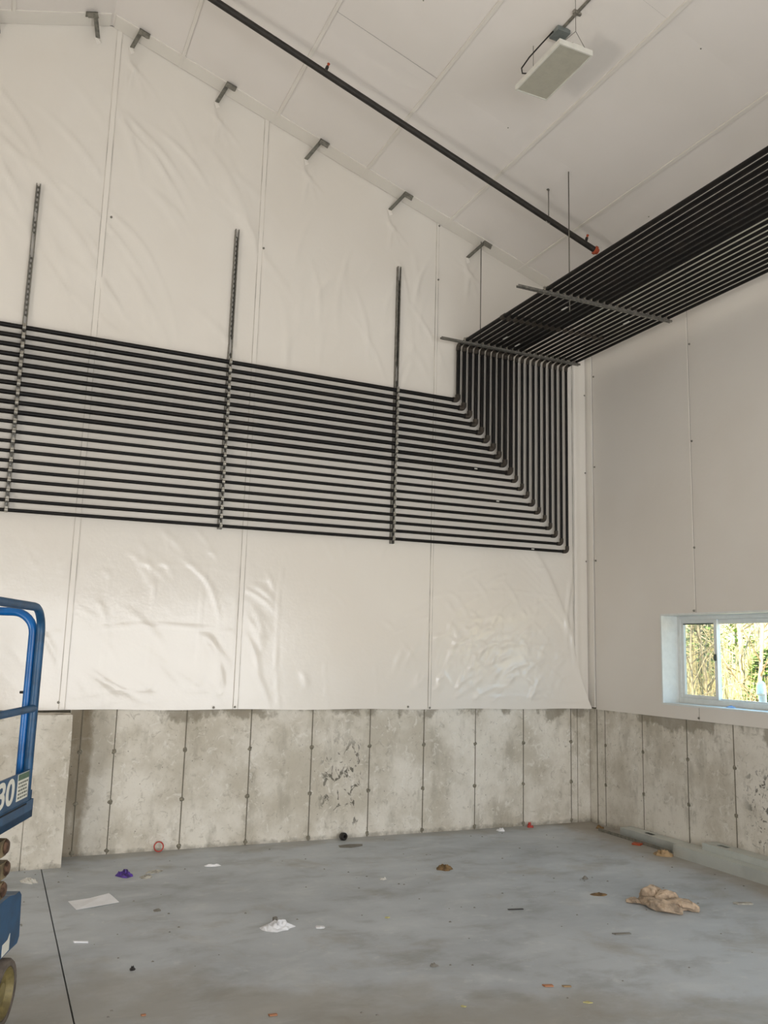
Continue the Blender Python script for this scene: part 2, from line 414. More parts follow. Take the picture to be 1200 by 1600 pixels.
# form tie patches: irregular lumps on the joints
def tie_mesh(seed):
    rnd = random.Random(seed); n = 9; vs = [(0, 0, -.007)]
    for r, h in ((.55, -.0065), (1.0, 0)):
        for k in range(n):
            q = .021*r*rnd.uniform(.7, 1.2); a = 2*math.pi*k/n
            vs.append((q*math.cos(a), q*math.sin(a)*1.1, h))
    fs = [(0, 1+(k+1) % n, 1+k) for k in range(n)] + [(1+k, 1+(k+1) % n, 1+n+(k+1) % n, 1+n+k) for k in range(n)]
    bb = B().add(vs, fs); return mesh('tie_patch', bb, M_TIE, True)
M_TIE = plain('form_tie_grout', (142, 136, 120), 0.9, 0, 0.3, 60)
ties = [tie_mesh(s) for s in range(4)]
k = 0
for x in jb[1:11]:
    for z in (.865, .435, .03):
        o = link('tie_patch', ties[k % 4], wall_back, (x, YB+.013, z)); o.rotation_euler = (-math.pi/2, 0, k*1.3); o.rotation_euler = (math.radians(-90), k*1.1, 0); k += 1
for y in jr[2:8]:
    for z in (.85, .43):
        o = link('tie_patch', ties[k % 4], wall_right, (XR+.003, y, z)); o.rotation_euler = (0, math.radians(90), 0); k += 1
# dark joint fins left in the joints
for x in jb[1:11]:
    part('joint_fin', B().box((x-.004, YB+.010, .0), (x+.004, YB+.03, CONC)), M_CONC_DARK, wall_back)
for y in jr[1:9]:
    part('joint_fin', B().box((XR+.0005, y-.004, .0), (XR+.02, y+.004, CONC)), M_CONC_DARK, wall_right)

# ---- wrinkled liner sheets of the back wall
rng = np.random.default_rng(7)
ridges = []
def ridge(x, z, ang, ln, w, amp): ridges.append((x, z, math.radians(ang), ln, w, amp))
for _ in range(44):   # loose diagonal drapes, upper left
    ridge(rng.uniform(-.3, 2.3), rng.uniform(4.5, 6.9), rng.uniform(-68, -35), rng.uniform(.18, .55), rng.uniform(.022, .05), rng.uniform(.007, .019))
for _ in range(34):   # above the riser
    ridge(rng.uniform(2.2, 4.3), rng.uniform(4.6, 6.3), rng.uniform(50, 100)*rng.choice([-1, 1]), rng.uniform(.15, .4), rng.uniform(.02, .045), rng.uniform(.004, .010))
for _ in range(70):   # lower left
    ridge(rng.uniform(-.2, 3.2), rng.uniform(1.35, 2.9), rng.uniform(-75, -25), rng.uniform(.06, .25), rng.uniform(.012, .03), rng.uniform(.002, .006))
for _ in range(170):   # crumpled area by the corner, lit by the window
    ridge(rng.normal(5.0, .55), rng.normal(1.85, .35), rng.uniform(10, 75) if rng.random() < .7 else rng.uniform(-70, -20), rng.uniform(.03, .15), rng.uniform(.013, .024), rng.uniform(.004, .009))
for k_ in range(7):   # folds pulled towards the corner
    ridge(5.55+.06*k_, 2.9-.13*k_, -52, .45, .025, .010)
ridge(6.02, 2.1, 88, .7, .022, .035); ridge(5.96, 2.5, 80, .5, .02, .02); ridge(6.10, 1.75, 97, .35, .03, .03)
for xx in (.9, 1.3, 1.75, 2.5, 3.0, 3.55, 4.5, 4.72, 5.05, 5.5): ridge(xx, 2.0, 90, .9, .008, .0035)
for zz in (1.36, 1.93, 2.5): ridge(5.2, zz, 0, .9, .008, .004); ridge(1.4, zz+.05, 1, .9, .008, .0025)
for bx, bz in ((1.6, 7.30), (2.58, 6.95), (3.58, 6.62), (4.57, 6.28), (.72, 7.62)):
    for a_ in (-40, -62, -85, 70): ridge(bx+.12*math.cos(math.radians(a_)), bz-.22, a_, .20, .02, .011)
def relief(x, z):
    h = np.zeros_like(x)
    for cx, cz, a, ln, w, amp in ridges:
        ca, sa = math.cos(a), math.sin(a)
        u = (x-cx)*ca+(z-cz)*sa; v = -(x-cx)*sa+(z-cz)*ca
        v = v + .10*u*u/ln
        h += amp*np.exp(-(u/ln)**2-(v/w)**2)
    h += .004*np.sin(x*2.1+1.3*np.sin(z*1.1))*np.sin(z*1.7+.6)
    return h
lin_x = [XL, -2.9, -1.05, .60, 2.135, 4.185, 6.03, 6.20]
for i in range(len(lin_x)-1):
    xa, xb = lin_x[i], lin_x[i+1]; w = xb-xa
    step = .022 if xa > -1.2 else .2
    nx = max(4, int(w/step)+1); nz = int(6.2/step)+1
    U, V = np.meshgrid(np.linspace(0, 1, nx), np.linspace(0, 1, nz))
    X = xa+w*U; bot = 1.226 - .004*np.sin(X*5.0); Z = bot+V*(np.array([[ceil_z(x) for x in X[0]]])-.008-bot)
    edge = np.clip(np.minimum(U, 1-U)*w/.05, 0, 1)
    if xa >= 5.9:
        H = .012+.012*np.exp(-((X-6.06)/.03)**2); 
    else:
        H = relief(X, Z)*edge
        H += np.where(Z < 1.5, (1.5-Z)**2*.10, 0)*np.where(X > 5.2, np.clip((X-5.2)/.8, 0, 1), 0)
    Y = YB-.001-np.clip(H, 0, .09)
    if xb > 6.0 and xa < 5.9:   # loose lower right corner curls out towards the corner
        cor = np.clip((X-5.75)/.28, 0, 1)**2*np.clip((2.05-Z)/.8, 0, 1)
        X = X+cor*.175*np.clip((2.05-Z)/.8, 0, 1); Y = Y-cor*.07
    vs = np.stack([X, Y, Z], -1).reshape(-1, 3)
    bb = B(); bb.v = [tuple(p) for p in vs.tolist()]
    bb.f = [(q*nx+p, q*nx+p+1, (q+1)*nx+p+1, (q+1)*nx+p) for q in range(nz-1) for p in range(nx-1)]
    part('liner_sheet', bb, M_LINER, wall_back, smooth=True)
for x, w in ((-1.05, .022), (.60, .024), (2.135, .022), (4.185, .014), (6.03, .010)):
    zt = ceil_z(x)-.012
    part('seam_strip', B().box((x-w, YB-.009, 1.232), (x+w, YB-.001, zt)), M_TAPE, wall_back)
    for sx in (-1, 1): part('seam_fold', B().box((x+sx*w-.0022, YB-.0105, 1.232), (x+sx*w+.0022, YB-.001, zt)), M_FOLD, wall_back)  # slightly darker strips line both edges of the seam tape
part('wall_edge_strip', B().box((6.15, YB+.002, 1.23), (6.222, YB+.010, 6.0)), M_TAPE, wall_back)
b = B()
for x, z in ((.57, 1.29), (1.93, 1.245), (2.13, 1.25), (3.94, 1.25), (4.19, 1.24), (.665, 5.83), (2.17, 5.86), (4.2, 6.6), (4.2, 5.95), (6.2, 4.9), (6.2, 3.95), (6.2, 2.9)):
    b.lathe((x, YB-.012, z), (0, 1, 0), [(-.006, .009), (.004, .012)], 8)
part('nail_head', b, M_BRKT, wall_back)['kind'] = 'stuff'

# ---- liner of the right wall, cut round the window
def right_sheet(y0, y1, z0, zfun, hole):
    ys = sorted({y0, y1} | {v for v in hole[:2] if y0 < v < y1}); zs = [z0, hole[2], hole[3]]
    gy = []; 
    for a, c in zip(ys[:-1], ys[1:]):
        n = max(1, int((c-a)/.06)); gy += [a+(c-a)*i/n for i in range(n)]
    gy.append(ys[-1]); zt = zfun
    gz = []
    for a, c in zip(zs+[zt], zs[1:]+[zt]):
        if c > a:
            n = max(1, int((c-a)/.06)); gz += [a+(c-a)*i/n for i in range(n)]
    gz.append(zt); nyy = len(gy); vs = []
    for z in gz:
        for y in gy:
            e = min(1, (y-y0)/.06, (y1-y)/.06)
            d = .004+e*(.003+.005*mnoise.noise((y*.9, z*.7, 3))+.002*mnoise.noise((y*5, z*3, 8)))
            for zc in (4.43, 3.36, 2.74): d += .0035*e*math.exp(-((z-zc)/.03)**2)
            vs.append((XR-max(d, .001), y, z))
    fs = []
    for j in range(len(gz)-1):
        for i in range(nyy-1):
            ym, zm = (gy[i]+gy[i+1])/2, (gz[j]+gz[j+1])/2
            if hole[0] < ym < hole[1] and hole[2] < zm < hole[3]: continue
            fs.append((j*nyy+i, (j+1)*nyy+i, (j+1)*nyy+i+1, j*nyy+i+1))
    return B().add(vs, fs)
HOLE = (WY0, WY1, WZ0, WZ1); ZT = ceil_z(XR)-.005
for y0, y1 in ((6.382, 7.93), (4.5, 6.3785), (2.4, 4.496), (.3, 2.396), (YR, .296)):
    part('liner_sheet', right_sheet(y0, y1, CONC, ZT, HOLE), M_LINER_R, wall_right, smooth=True)
part('corner_strip', B().box((XR-.018, 7.939, CONC+.02), (XR+.02, YB+.012, ZT)), M_TAPE, wall_right)
part('seam_strip', B().box((XR-.0085, 6.386, WZ1+.05), (XR-.002, 6.402, 5.3)), M_TAPE, wall_right)
b = B()
for y, z in ((6.35, 5.0), (6.36, 3.98), (6.37, 2.9), (6.40, 2.28), (6.38, 1.255), (7.90, 5.1), (7.90, 4.0), (7.9, 2.9)):
    b.lathe((XR-.014, y, z), (1, 0, 0), [(-.004, .009), (.006, .012)], 8)
part('nail_head', b, M_BRKT, wall_right)['kind'] = 'stuff'

# ---- window
win = link('window_1', None, None, (XR, (WY0+WY1)/2, WZ0)); win['kind'] = 'structure'; win['label'] = 'white vinyl slider window low in the right wall'
XI, XF = XR-.012, XR+.20
part('jamb_board', B().box((XI, WY1, WZ0-.012), (XF+.06, WY1+.018, WZ1+.012)), M_VINYL, win)
part('jamb_board', B().box((XI, WY0-.018, WZ0-.012), (XF+.06, WY0, WZ1+.012)), M_VINYL, win)
part('head_board', B().box((XI, WY0, WZ1), (XF+.06, WY1, WZ1+.018)), M_VINYL, win)
part('sill_board', B().box((XI, WY0, WZ0-.018), (XF+.06, WY1, WZ0)), M_VINYL, win)
fz0, fz1 = WZ0+.001, WZ1-.001
def vframe(y0, y1, z0, z1, x0, x1, t, tb=None):
    tb = tb or t
    return B().box((x0, y0, z0), (x1, y0+t, z1)).box((x0, y1-t, z0), (x1, y1, z1)).box((x0, y0+t, z0), (x1, y1-t, z0+tb)).box((x0, y0+t, z1-t), (x1, y1-t, z1))
part('window_frame', vframe(WY0+.001, WY1-.001, fz0, fz1, XF, XF+.075, .036, .055), M_VINYL, win)
MR = 6.385
s1 = part('sash', vframe(MR-.045, WY1-.037, fz0+.056, fz1-.037, XF+.012, XF+.040, .036, .03), M_VINYL, win)
part('glass_pane', B().box((XF+.024, MR-.01, fz0+.085), (XF+.028, WY1-.072, fz1-.072)), M_GLASS, s1)
part('gasket', B().box((XF+.009, MR-.009, fz1-.085), (XF+.012, WY1-.073, fz1-.073)), M_SEAL, s1)
s2 = part('sash', vframe(5.36, MR+.012, fz0+.056, fz1-.037, XF+.043, XF+.072, .045, .012), M_VINYL, win)
part('glass_pane', B().box((XF+.056, 5.40, fz0+.066), (XF+.060, MR-.033, fz1-.08)), M_GLASS, s2)
s3 = part('sash', vframe(WY0+.037, 5.42, fz0+.056, fz1-.037, XF+.012, XF+.040, .036, .03), M_VINYL, win)
part('glass_pane', B().box((XF+.024, WY0+.072, fz0+.085), (XF+.028, 5.385, fz1-.072)), M_GLASS, s3)
part('insect_screen', B().box((XF+.062, MR+.015, fz0+.075), (XF+.064, WY1-.05, fz1-.06)), M_SCREEN, win)
part('latch', B().box((XF+.001, MR-.032, 1.80), (XF+.012, MR-.012, 1.865)).box((XF-.010, MR-.028, 1.815), (XF+.001, MR-.018, 1.85)), M_SEAL, win)
single('tape_scrap', B().add([(6.36, 6.17, 1.372), (6.33, 6.13, 1.374), (6.35, 6.06, 1.372), (6.40, 6.08, 1.373), (6.38, 6.12, 1.392)], [(0, 1, 4), (1, 2, 4), (2, 3, 4), (3, 0, 4), (0, 3, 2, 1)]),
       plain('blue_tape', (110, 150, 205), .5), (6.36, 6.12, 1.371), 'scrap of pale blue tape lying on the white window sill', 'scrap')

# ------------------------------------------------------------------ pipes
N = 20
ORD = ['topmost', 'second', 'third', 'fourth', 'fifth', 'sixth', 'seventh', 'eighth', 'ninth', 'tenth', 'eleventh', 'twelfth', 'thirteenth', 'fourteenth', 'fifteenth', 'sixteenth', 'seventeenth', 'eighteenth', 'nineteenth', 'bottom']
YS = YB-.044                # front face of the wall struts
STRUT_X = (.004, 1.882, 3.702)
ZRACK = 5.180               # top of the trapeze struts
def px(k): return 4.440+k*.07685
def pz(k): return 4.563-k*.0830
def pzl(k): return 4.578-k*.0873
def pr(k): return .0215 if k < 10 else .0160
def z_at(k, x): return pzl(k)+(pz(k)-pzl(k))*(x+.195)/(px(k)+.195)
wall_tags = {9: 4.667, 13: 4.957, 19: 5.42}
rack_tags = {5: 6.55, 4: 7.50, 15: 6.55, 7: 7.62}
XLEFT, YNEAR = -2.6, -2.5
for k in range(N):
    r = pr(k); yc = YS-r; x, z = px(k), pz(k); zr = ZRACK+r; er = .034
    th = 'thick' if k < 10 else 'thin'
    if k == 0: lab = 'thick black pipe topmost on the wall, turning up at the leftmost riser'
    elif k == N-1: lab = 'thin black pipe lowest on the wall, turning up at the rightmost riser'
    elif k < 10: lab = 'thick black pipe %s from the top of the wall bundle, %s riser from the left' % (ORD[k], ORD[k])
    else: lab = 'thin black pipe %s from the bottom of the wall bundle, %s riser from the right' % (ORD[N-1-k], ORD[N-1-k])
    t = thing('pipe_run', (x, yc, z), lab, 'pipe', 'black pipes on wall and overhead rack')
    part('wall_length', B().tube([(XLEFT, yc, z_at(k, XLEFT)), (x-er, yc, z)], r, 12), M_PIPE, t, auto=50)
    part('elbow', B().tube([(x-er-.03, yc, z)] + arc((x-er, yc, z+er), (0, 0, -1), (1, 0, 0), er, 0, math.pi/2, 6) + [(x, yc, z+er+.03)], r*1.34, 12), M_ELBOW, t, auto=50)
    part('riser_length', B().tube([(x, yc, z+er), (x, yc, zr-er)], r, 12), M_PIPE, t, auto=50)
    part('elbow', B().tube([(x, yc, zr-er-.03)] + arc((x, yc-er, zr-er), (0, 1, 0), (0, 0, 1), er, 0, math.pi/2, 6) + [(x, yc-er-.03, zr)], r*1.22, 12), M_ELBOW, t, auto=50)
    part('rack_length', B().tube([(x, yc-er, zr), (x, YNEAR, zr)], r, 12), M_PIPE, t, auto=50)
    if k < 17:
        part('coupling', B().tube([(x, 7.015, zr), (x, 7.085, zr)], r*1.26, 12), M_ELBOW, t, auto=50)
    if k in wall_tags:
        xx = wall_tags[k]
        part('label_tag', B().box((xx-.018, yc-r-.002, z_at(k, xx)-.006), (xx+.018, yc-r+.002, z_at(k, xx)+.006)), M_TAG, t, label='small white label on the pipe')
    if k in rack_tags:
        yy = rack_tags[k]
        part('label_tag', B().box((x-.009, yy-.045, zr-r-.002), (x+.009, yy+.045, zr-r+.002)), M_TAG, t, label='small white label on the pipe')

# strut channel with slotted back; local: length along +z, open side towards -y, back at y=0
def channel(length, w=.041, slot=.05):
    b = B(); h, tk = .0205, .0026
    b.box((-h, -w, 0), (-h+tk, 0, length)); b.box((h-tk, -w, 0), (h, 0, length))
    b.box((-h+tk, -w, 0), (-h+.0095, -w+tk, length)); b.box((h-.0095, -w, 0), (h-tk, -w+tk, length))
    b.box((-h+.0095-tk, -w+tk, 0), (-h+.0095, -w+.009, length)); b.box((h-.0095, -w+tk, 0), (h-.0095+tk, -w+.009, length))
    b.box((-h+tk, -tk, 0), (-.007, 0, length)); b.box((.007, -tk, 0), (h-tk, 0, length))
    n = int(length/slot)
    for i in range(n+1):
        z0 = max(0, i*slot-.011); z1 = min(length, i*slot+.011)
        b.box((-.007, -tk, z0), (.007, 0, z1))
    return b
ch_wall = mesh('strut_channel', channel(3.07), M_GALV)
ch_rack = mesh('strut_channel', channel(1.83, .021), M_GALV)
# pipe clamp: strap round the pipe with two ears and a bolt; local: strut face at y=0, pipe axis along x, pipe towards -y
def clamp_meshes(r):
    b = B(); n = 10; R = r+.0025; vs = []
    for s in (-.014, .014):
        for k in range(n+1):
            a = math.pi*(k/n)
            for rr in (r+.0004, R): vs.append((s, -r-rr*math.sin(a), rr*math.cos(a)))
    m = 2*(n+1); fs = []
    for k in range(n):
        i = 2*k
        fs += [(i+1, i+3, m+i+3, m+i+1), (i, m+i, m+i+2, i+2), (i, i+2, i+3, i+1), (m+i, m+i+1, m+i+3, m+i+2)]
    b.add(vs, fs)
    for s in (1, -1):
        b.box((-.014, -r, min(s*r, s*R)), (.014, .004, max(s*r, s*R)))
    b.box((-.012, -r*1.5-.012, r*.6), (.012, -r*1.5, R+.010))
    st = mesh('pipe_clamp', b, M_CLAMP, False)
    bb = B()
    for s in (-.0075, .0075): bb.lathe((s, -r*2-.006, 0), (0, -1, 0), [(0, .0058), (.006, .0058), (.008, .003)], 8)
    return st, mesh('clamp_bolt', bb, M_BOLT, False)
CL = {True: clamp_meshes(.0215), False: clamp_meshes(.0160)}
for i, x in enumerate(STRUT_X):
    t = thing('wall_strut', (x, YB-.003, 2.915), ['upright slotted steel strut nearest the left edge, carrying the wall pipes', 'upright slotted steel strut in the middle of the three on the wall', 'upright slotted steel strut nearest the pipe elbows on the wall'][i], 'strut', 'upright struts on the wall')
    link('strut_channel', ch_wall, t)
    for k in range(N):
        z = z_at(k, x); a, c = CL[k < 10]
        o = link('pipe_clamp', a, t, (0, YS-(YB-.003), z-2.915))
        link('clamp_bolt', c, o)
# trapeze hangers: channel lying along x with the open side up, pipes clamped on top
for i, (y, x0, labl) in enumerate(((7.80, 4.12, 'horizontal steel trapeze strut against the wall, under the riser tops'), (6.30, 4.115, 'horizontal steel trapeze strut nearer the camera, crossing under the overhead pipes'))):
    t = thing('trapeze_hanger', (x0, y, ZRACK-.021), labl, 'hanger', 'trapeze hangers of the overhead pipes')
    o = link('strut_channel', ch_rack, t); o.matrix_basis = Matrix(((0, 0, 1, 0), (1, 0, 0, 0), (0, -1, 0, 0), (0, 0, 0, 1)))
    for k in range(N):
        a, c = CL[k < 10]
        o = link('pipe_clamp', a, t); o.matrix_basis = Matrix.Translation((px(k)-x0, 0, .021)) @ Matrix(((0, 0, -1, 0), (1, 0, 0, 0), (0, -1, 0, 0), (0, 0, 0, 1)))
        link('clamp_bolt', c, o)
    for x, zt in (((4.61, 6.40),) if i == 0 else ((4.70, ceil_z(4.70)),)):
        xo = x; zb = ZRACK-.15 if (i and x < 5) else ZRACK-.012
        part('threaded_rod', B().tube([(xo, y, zb), (xo, y, zt-.004)], .0055, 8), M_ROD, t, smooth=True)
        part('rod_nut', B().lathe((xo, y, ZRACK+.001), (0, 0, 1), [(0, .011), (.012, .011)], 6), M_CLAMP, t)

# brackets tying the gable wall to the roof purlins
brk = [((-.47, 8.05, 7.40), (-.50, 7.87, 7.49)), ((.402, 8.05, 7.650), (.352, 7.87, 7.775)), ((.724, 8.05, 7.657), (.782, 7.87, 7.744)), ((1.599, 8.05, 7.336), (1.663, 7.87, 7.458)),
       ((2.583, 8.05, 6.975), (2.685, 7.87, 7.125)), ((3.581, 8.05, 6.644), (3.692, 7.89, 6.798)), ((4.574, 8.05, 6.30), (4.713, 7.90, 6.466))]
names = ['grey steel brace bracket at the left edge below the ceiling', 'grey steel brace bracket just left of the gable peak', 'grey steel brace bracket just right of the gable peak', 'grey steel brace bracket second right of the gable peak',
         'grey steel brace bracket above the middle strut, under the sprinkler pipe', 'grey steel brace bracket above the strut nearest the elbows', 'grey steel brace bracket lowest on the slope, with a rod below']
for (w, c), nm in zip(brk, names):
    w, c = Vector(w), Vector(c); c.z = ceil_z(c.x)-.018
    t = thing('brace_bracket', w, nm, 'bracket', 'brace brackets along the gable')
    d = (c-w); L = d.length; d.normalize(); sx = Vector((1, 0, 0)); sx = (sx-d*sx.dot(d)).normalized(); nn_ = d.cross(sx).normalized()
    w2 = w-d*.03
    bb = B().obox((w2+c)/2, sx*.020, nn_*.002, d*(L/2+.03)).obox((w2+c)/2+sx*.018+nn_*.009, sx*.002, nn_*.011, d*(L/2+.03))
    part('brace_arm', bb, M_BRKT, t)
    sgn = 1 if c.x > RX else -1; e = Vector((1, 0, -SL*sgn)).normalized()
    cc = c+e*.035*sgn; nrm = Vector((SL*sgn, 0, 1)).normalized()
    part('brace_plate', B().obox(cc, e*.055, Vector((0, .035, 0)), nrm*.004).obox(cc-nrm*.03+Vector((0, -.033, 0)), e*.05, Vector((0, .002, 0)), nrm*.03), M_BRKT, t)
    part('torn_liner_flap', B().add([(w.x-.035, YB-.02, w.z-.005), (w.x+.01, YB-.03, w.z-.03), (w.x+.03, YB-.018, w.z-.055), (w.x-.005, YB-.005, w.z-.075)], [(0, 1, 2, 3)]), M_LINER, t)

# sprinkler branch pipe, parallel to the slope
a, c = Vector((.62, 6.65, 7.532)), Vector((5.275, 6.65, 5.946)); d = (c-a).normalized()
t = thing('sprinkler_pipe', c, 'single dark sprinkler pipe hung below the sloped ceiling with an orange end cap', 'pipe')
part('pipe_length', B().tube([a, c], .030, 14), M_SPRK, t, auto=50)
part('end_cap', B().lathe(c-d*.005, d, [(0, .034), (.010, .047), (.026, .047), (.030, .036), (.052, .030), (.054, .01)], 10), M_ORANGE, t, auto=30, label='orange plastic end cap')
for s in (.12, 2.62):
    p = c-d*s if s < 1 else Vector((2.275, 6.65, 6.968))
    up = Vector((SL, 0, 1)).normalized()
    o = part('outlet_nipple', B().tube([p+up*.02, p+up*.075], .015, 10), M_SPRK, t, auto=50)
    part('outlet_plug', B().lathe(p+up*.075, up, [(0, .010), (.025, .010), (.027, .014), (.034, .014)], 8), M_ORANGE, o, label='red plastic plug')
hx = 4.712; hp = a+d*((hx-a.x)/d.x)
part('hanger_ring', B().tube(arc(hp, (1, 0, 0), (0, 0, 1), .037, -math.pi*.5, math.pi*1.5, 16), .0045, 6), M_CLAMP, t, smooth=True)
part('hanger_rod', B().tube([hp+Vector((0, 0, .037)), (hx, 6.65, ceil_z(hx))], .005, 8), M_ROD, t, smooth=True)
part('hanger_flange', B().lathe((hx, 6.65, ceil_z(hx)-.022), (0, 0, 1), [(0, .006), (.012, .012), (.018, .022)], 10), M_ROD, t)

# ------------------------------------------------------------------ high bay light
lc = Vector((3.632, 5.062, 6.37)); hx_, hy_ = .1535, .305
t = thing('high_bay_light', lc, 'white flat high bay light hung by wires from the sloped ceiling, unlit', 'lamp')
bb = B().box((lc.x-hx_, lc.y-hy_, lc.z-.012), (lc.x-hx_+.012, lc.y+hy_, lc.z+.032)).box((lc.x+hx_-.012, lc.y-hy_, lc.z-.012), (lc.x+hx_, lc.y+hy_, lc.z+.032))
bb.box((lc.x-hx_+.012, lc.y-hy_, lc.z-.012), (lc.x+hx_-.012, lc.y-hy_+.012, lc.z+.032)).box((lc.x-hx_+.012, lc.y+hy_-.012, lc.z-.012), (lc.x+hx_-.012, lc.y+hy_, lc.z+.032))
bb.box((lc.x-hx_+.012, lc.y-hy_+.012, lc.z+.026), (lc.x+hx_-.012, lc.y+hy_-.012, lc.z+.032))
part('lamp_housing', bb, M_WHITE, t)
part('diffuser', B().box((lc.x-hx_+.012, lc.y-hy_+.012, lc.z-.006), (lc.x+hx_-.012, lc.y+hy_-.012, lc.z+.002)), M_DIFF, t, label='frosted grey diffuser panel')
part('driver_box', B().box((lc.x-.05, lc.y-.22, lc.z+.032), (lc.x+.06, lc.y+.16, lc.z+.075)), M_WHITE, t)
part('end_knockout', B().lathe((lc.x-.02, lc.y-hy_+.03, lc.z+.045), (1, 0, 0), [(0, .018), (.10, .018)], 10), M_WHITE, t, auto=40)
for s in (-1, 1):
    hk = Vector((lc.x+.01, lc.y+s*(hy_-.02), lc.z+.16)); top = Vector((hk.x, hk.y, ceil_z(hk.x)-.01))
    bb = B().tube([hk, top], .0022, 6)
    for q in (-1, 1): bb.tube([hk, (lc.x+q*.105, hk.y, lc.z+.034)], .0022, 6)
    part('hanging_wire', bb, M_ROD, t)
part('cord', B().tube([(lc.x+.02, lc.y+.02, 6.755), (lc.x-.05, lc.y+.10, 6.66), (lc.x-.10, lc.y+.18, 6.59), (lc.x-.135, lc.y+.24, 6.52), (lc.x-.14, lc.y+.22, 6.46), (lc.x-.10, lc.y+.16, 6.43), (lc.x-.045, lc.y+.12, 6.42)], .006, 8), M_CORD, t, smooth=True, label='black power cord')
t = thing('conduit_run', (3.715, 4.6, 6.79), 'thin grey conduit along the ceiling ending in a junction box above the light', 'conduit')
zc = ceil_z(3.715)-.02
part('conduit', B().tube([(3.715, -2.0, zc), (3.715, 5.05, zc)], .0125, 10), M_BRKT, t, auto=50)
part('junction_box', B().box((3.655, 5.02, zc-.045), (3.775, 5.14, ceil_z(3.775)-.006)), M_JBOX, t)
part('conduit_strap', B().box((3.68, 4.84, zc-.016), (3.75, 4.865, zc+.012)), M_CLAMP, t)

# ------------------------------------------------------------------ scissor lift at the left edge
ang = math.radians(20); dv = Vector((math.sin(ang), math.cos(ang), 0)); nv = Vector((math.cos(ang), -math.sin(ang), 0)); O = Vector((.22, 4.72, 0))
def L(tt, n, z): return O+dv*tt+nv*n+Vector((0, 0, z))
lift = thing('scissor_lift', O, 'blue scissor lift with guard rails at the left edge of the floor', 'scissor lift')
def lbox(t0, t1, n0, n1, z0, z1):
    return B().obox(L((t0+t1)/2, (n0+n1)/2, (z0+z1)/2), dv*((t1-t0)/2), nv*((n1-n0)/2), Vector((0, 0, (z1-z0)/2)))
TE, TB, NW = .128, -1.70, -.74
# chassis with cut lower corner
poly = [L(.13, -.01, .36), L(.105, -.01, .335), L(-1.66, -.01, .335), L(-1.70, -.01, .38), L(-1.70, -.01, .60), L(-.06, -.01, .60), L(.01, -.01, .585), L(.075, -.01, .585), L(.108, -.01, .56)]
part('chassis', B().prism(poly, nv*-.72), M_BLUE2, lift)
part('notice_sticker', B().prism([L(-.02, -.009, .42), L(-.02, -.009, .345), L(-.115, -.009, .34), L(-.115, -.009, .395), L(-.05, -.009, .398)], nv*.002), M_DECAL, lift, label='white sticker on the blue chassis')
for tt in (-.025, -1.45):
    for n in (-.055, -.685):
        s = 1 if n > -.3 else -1
        w = part('wheel', B().lathe(L(tt, n-.055*s, .152), nv*s, [(0, .10), (0, .140), (.012, .152), (.098, .152), (.110, .143), (.110, .118), (.098, .116), (.03, .114), (.0, .10)], 28), M_TYRE, lift, auto=40)
        part('wheel_rim', B().lathe(L(tt, n-.05*s, .152), nv*s, [(.04, .116), (.098, .117), (.103, .112), (.070, .098), (.062, .05), (.085, .045), (.088, .02)], 24), M_RIM, w, auto=40)
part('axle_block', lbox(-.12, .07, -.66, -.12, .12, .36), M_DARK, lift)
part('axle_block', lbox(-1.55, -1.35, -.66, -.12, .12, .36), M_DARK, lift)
# folded scissor pack
for i, z in enumerate((.655, .745, .85)):
    for n in (-.032, -.70):
        tip = (-.185, -.165, -.20)[i]
        bb = B().obox(L(-.86, n, z), dv*(.86+tip+.02), nv*.022, Vector((0, 0, .038)))
        bb.lathe(L(tip, n-.022, z), nv, [(0, .038), (.044, .038)], 16)
        o = part('scissor_arm', bb, M_ARM, lift, auto=40)
        part('pivot_pin', B().lathe(L(tip+.008, n-.034, z+.002), nv, [(0, .034), (.060, .034), (.067, .027), (.070, .012)], 16), M_PIN, o, auto=40)
        bb = B().obox(L(-.88, n-.05*(1 if n > -.3 else -1), z+.035), dv*.66, nv*.02, Vector((0, 0, .034)))
        part('scissor_arm', bb, M_ARM, lift)
# platform
part('platform_deck', lbox(TB, TE, NW, 0, .93, .965), M_BLUE2, lift)
part('toe_board', lbox(TB, TE, -.010, .0, .93, 1.018), M_BLUE2, lift)
part('toe_board', lbox(TB, TE-.055, -.014, -.004, 1.012, 1.170), M_BLUE2, lift)
part('toe_board', lbox(TB, TE, NW, NW+.010, .93, 1.17), M_BLUE2, lift)
part('toe_board', lbox(TE-.012, TE, NW+.01, -.01, .965, 1.06), M_BLUE2, lift)
part('toe_board', lbox(TB, TB+.012, NW+.01, -.01, .965, 1.17), M_BLUE2, lift)
part('deck_slot', lbox(TB+.2, .02, .000, .0015, 1.006, 1.014), M_DARK, lift)
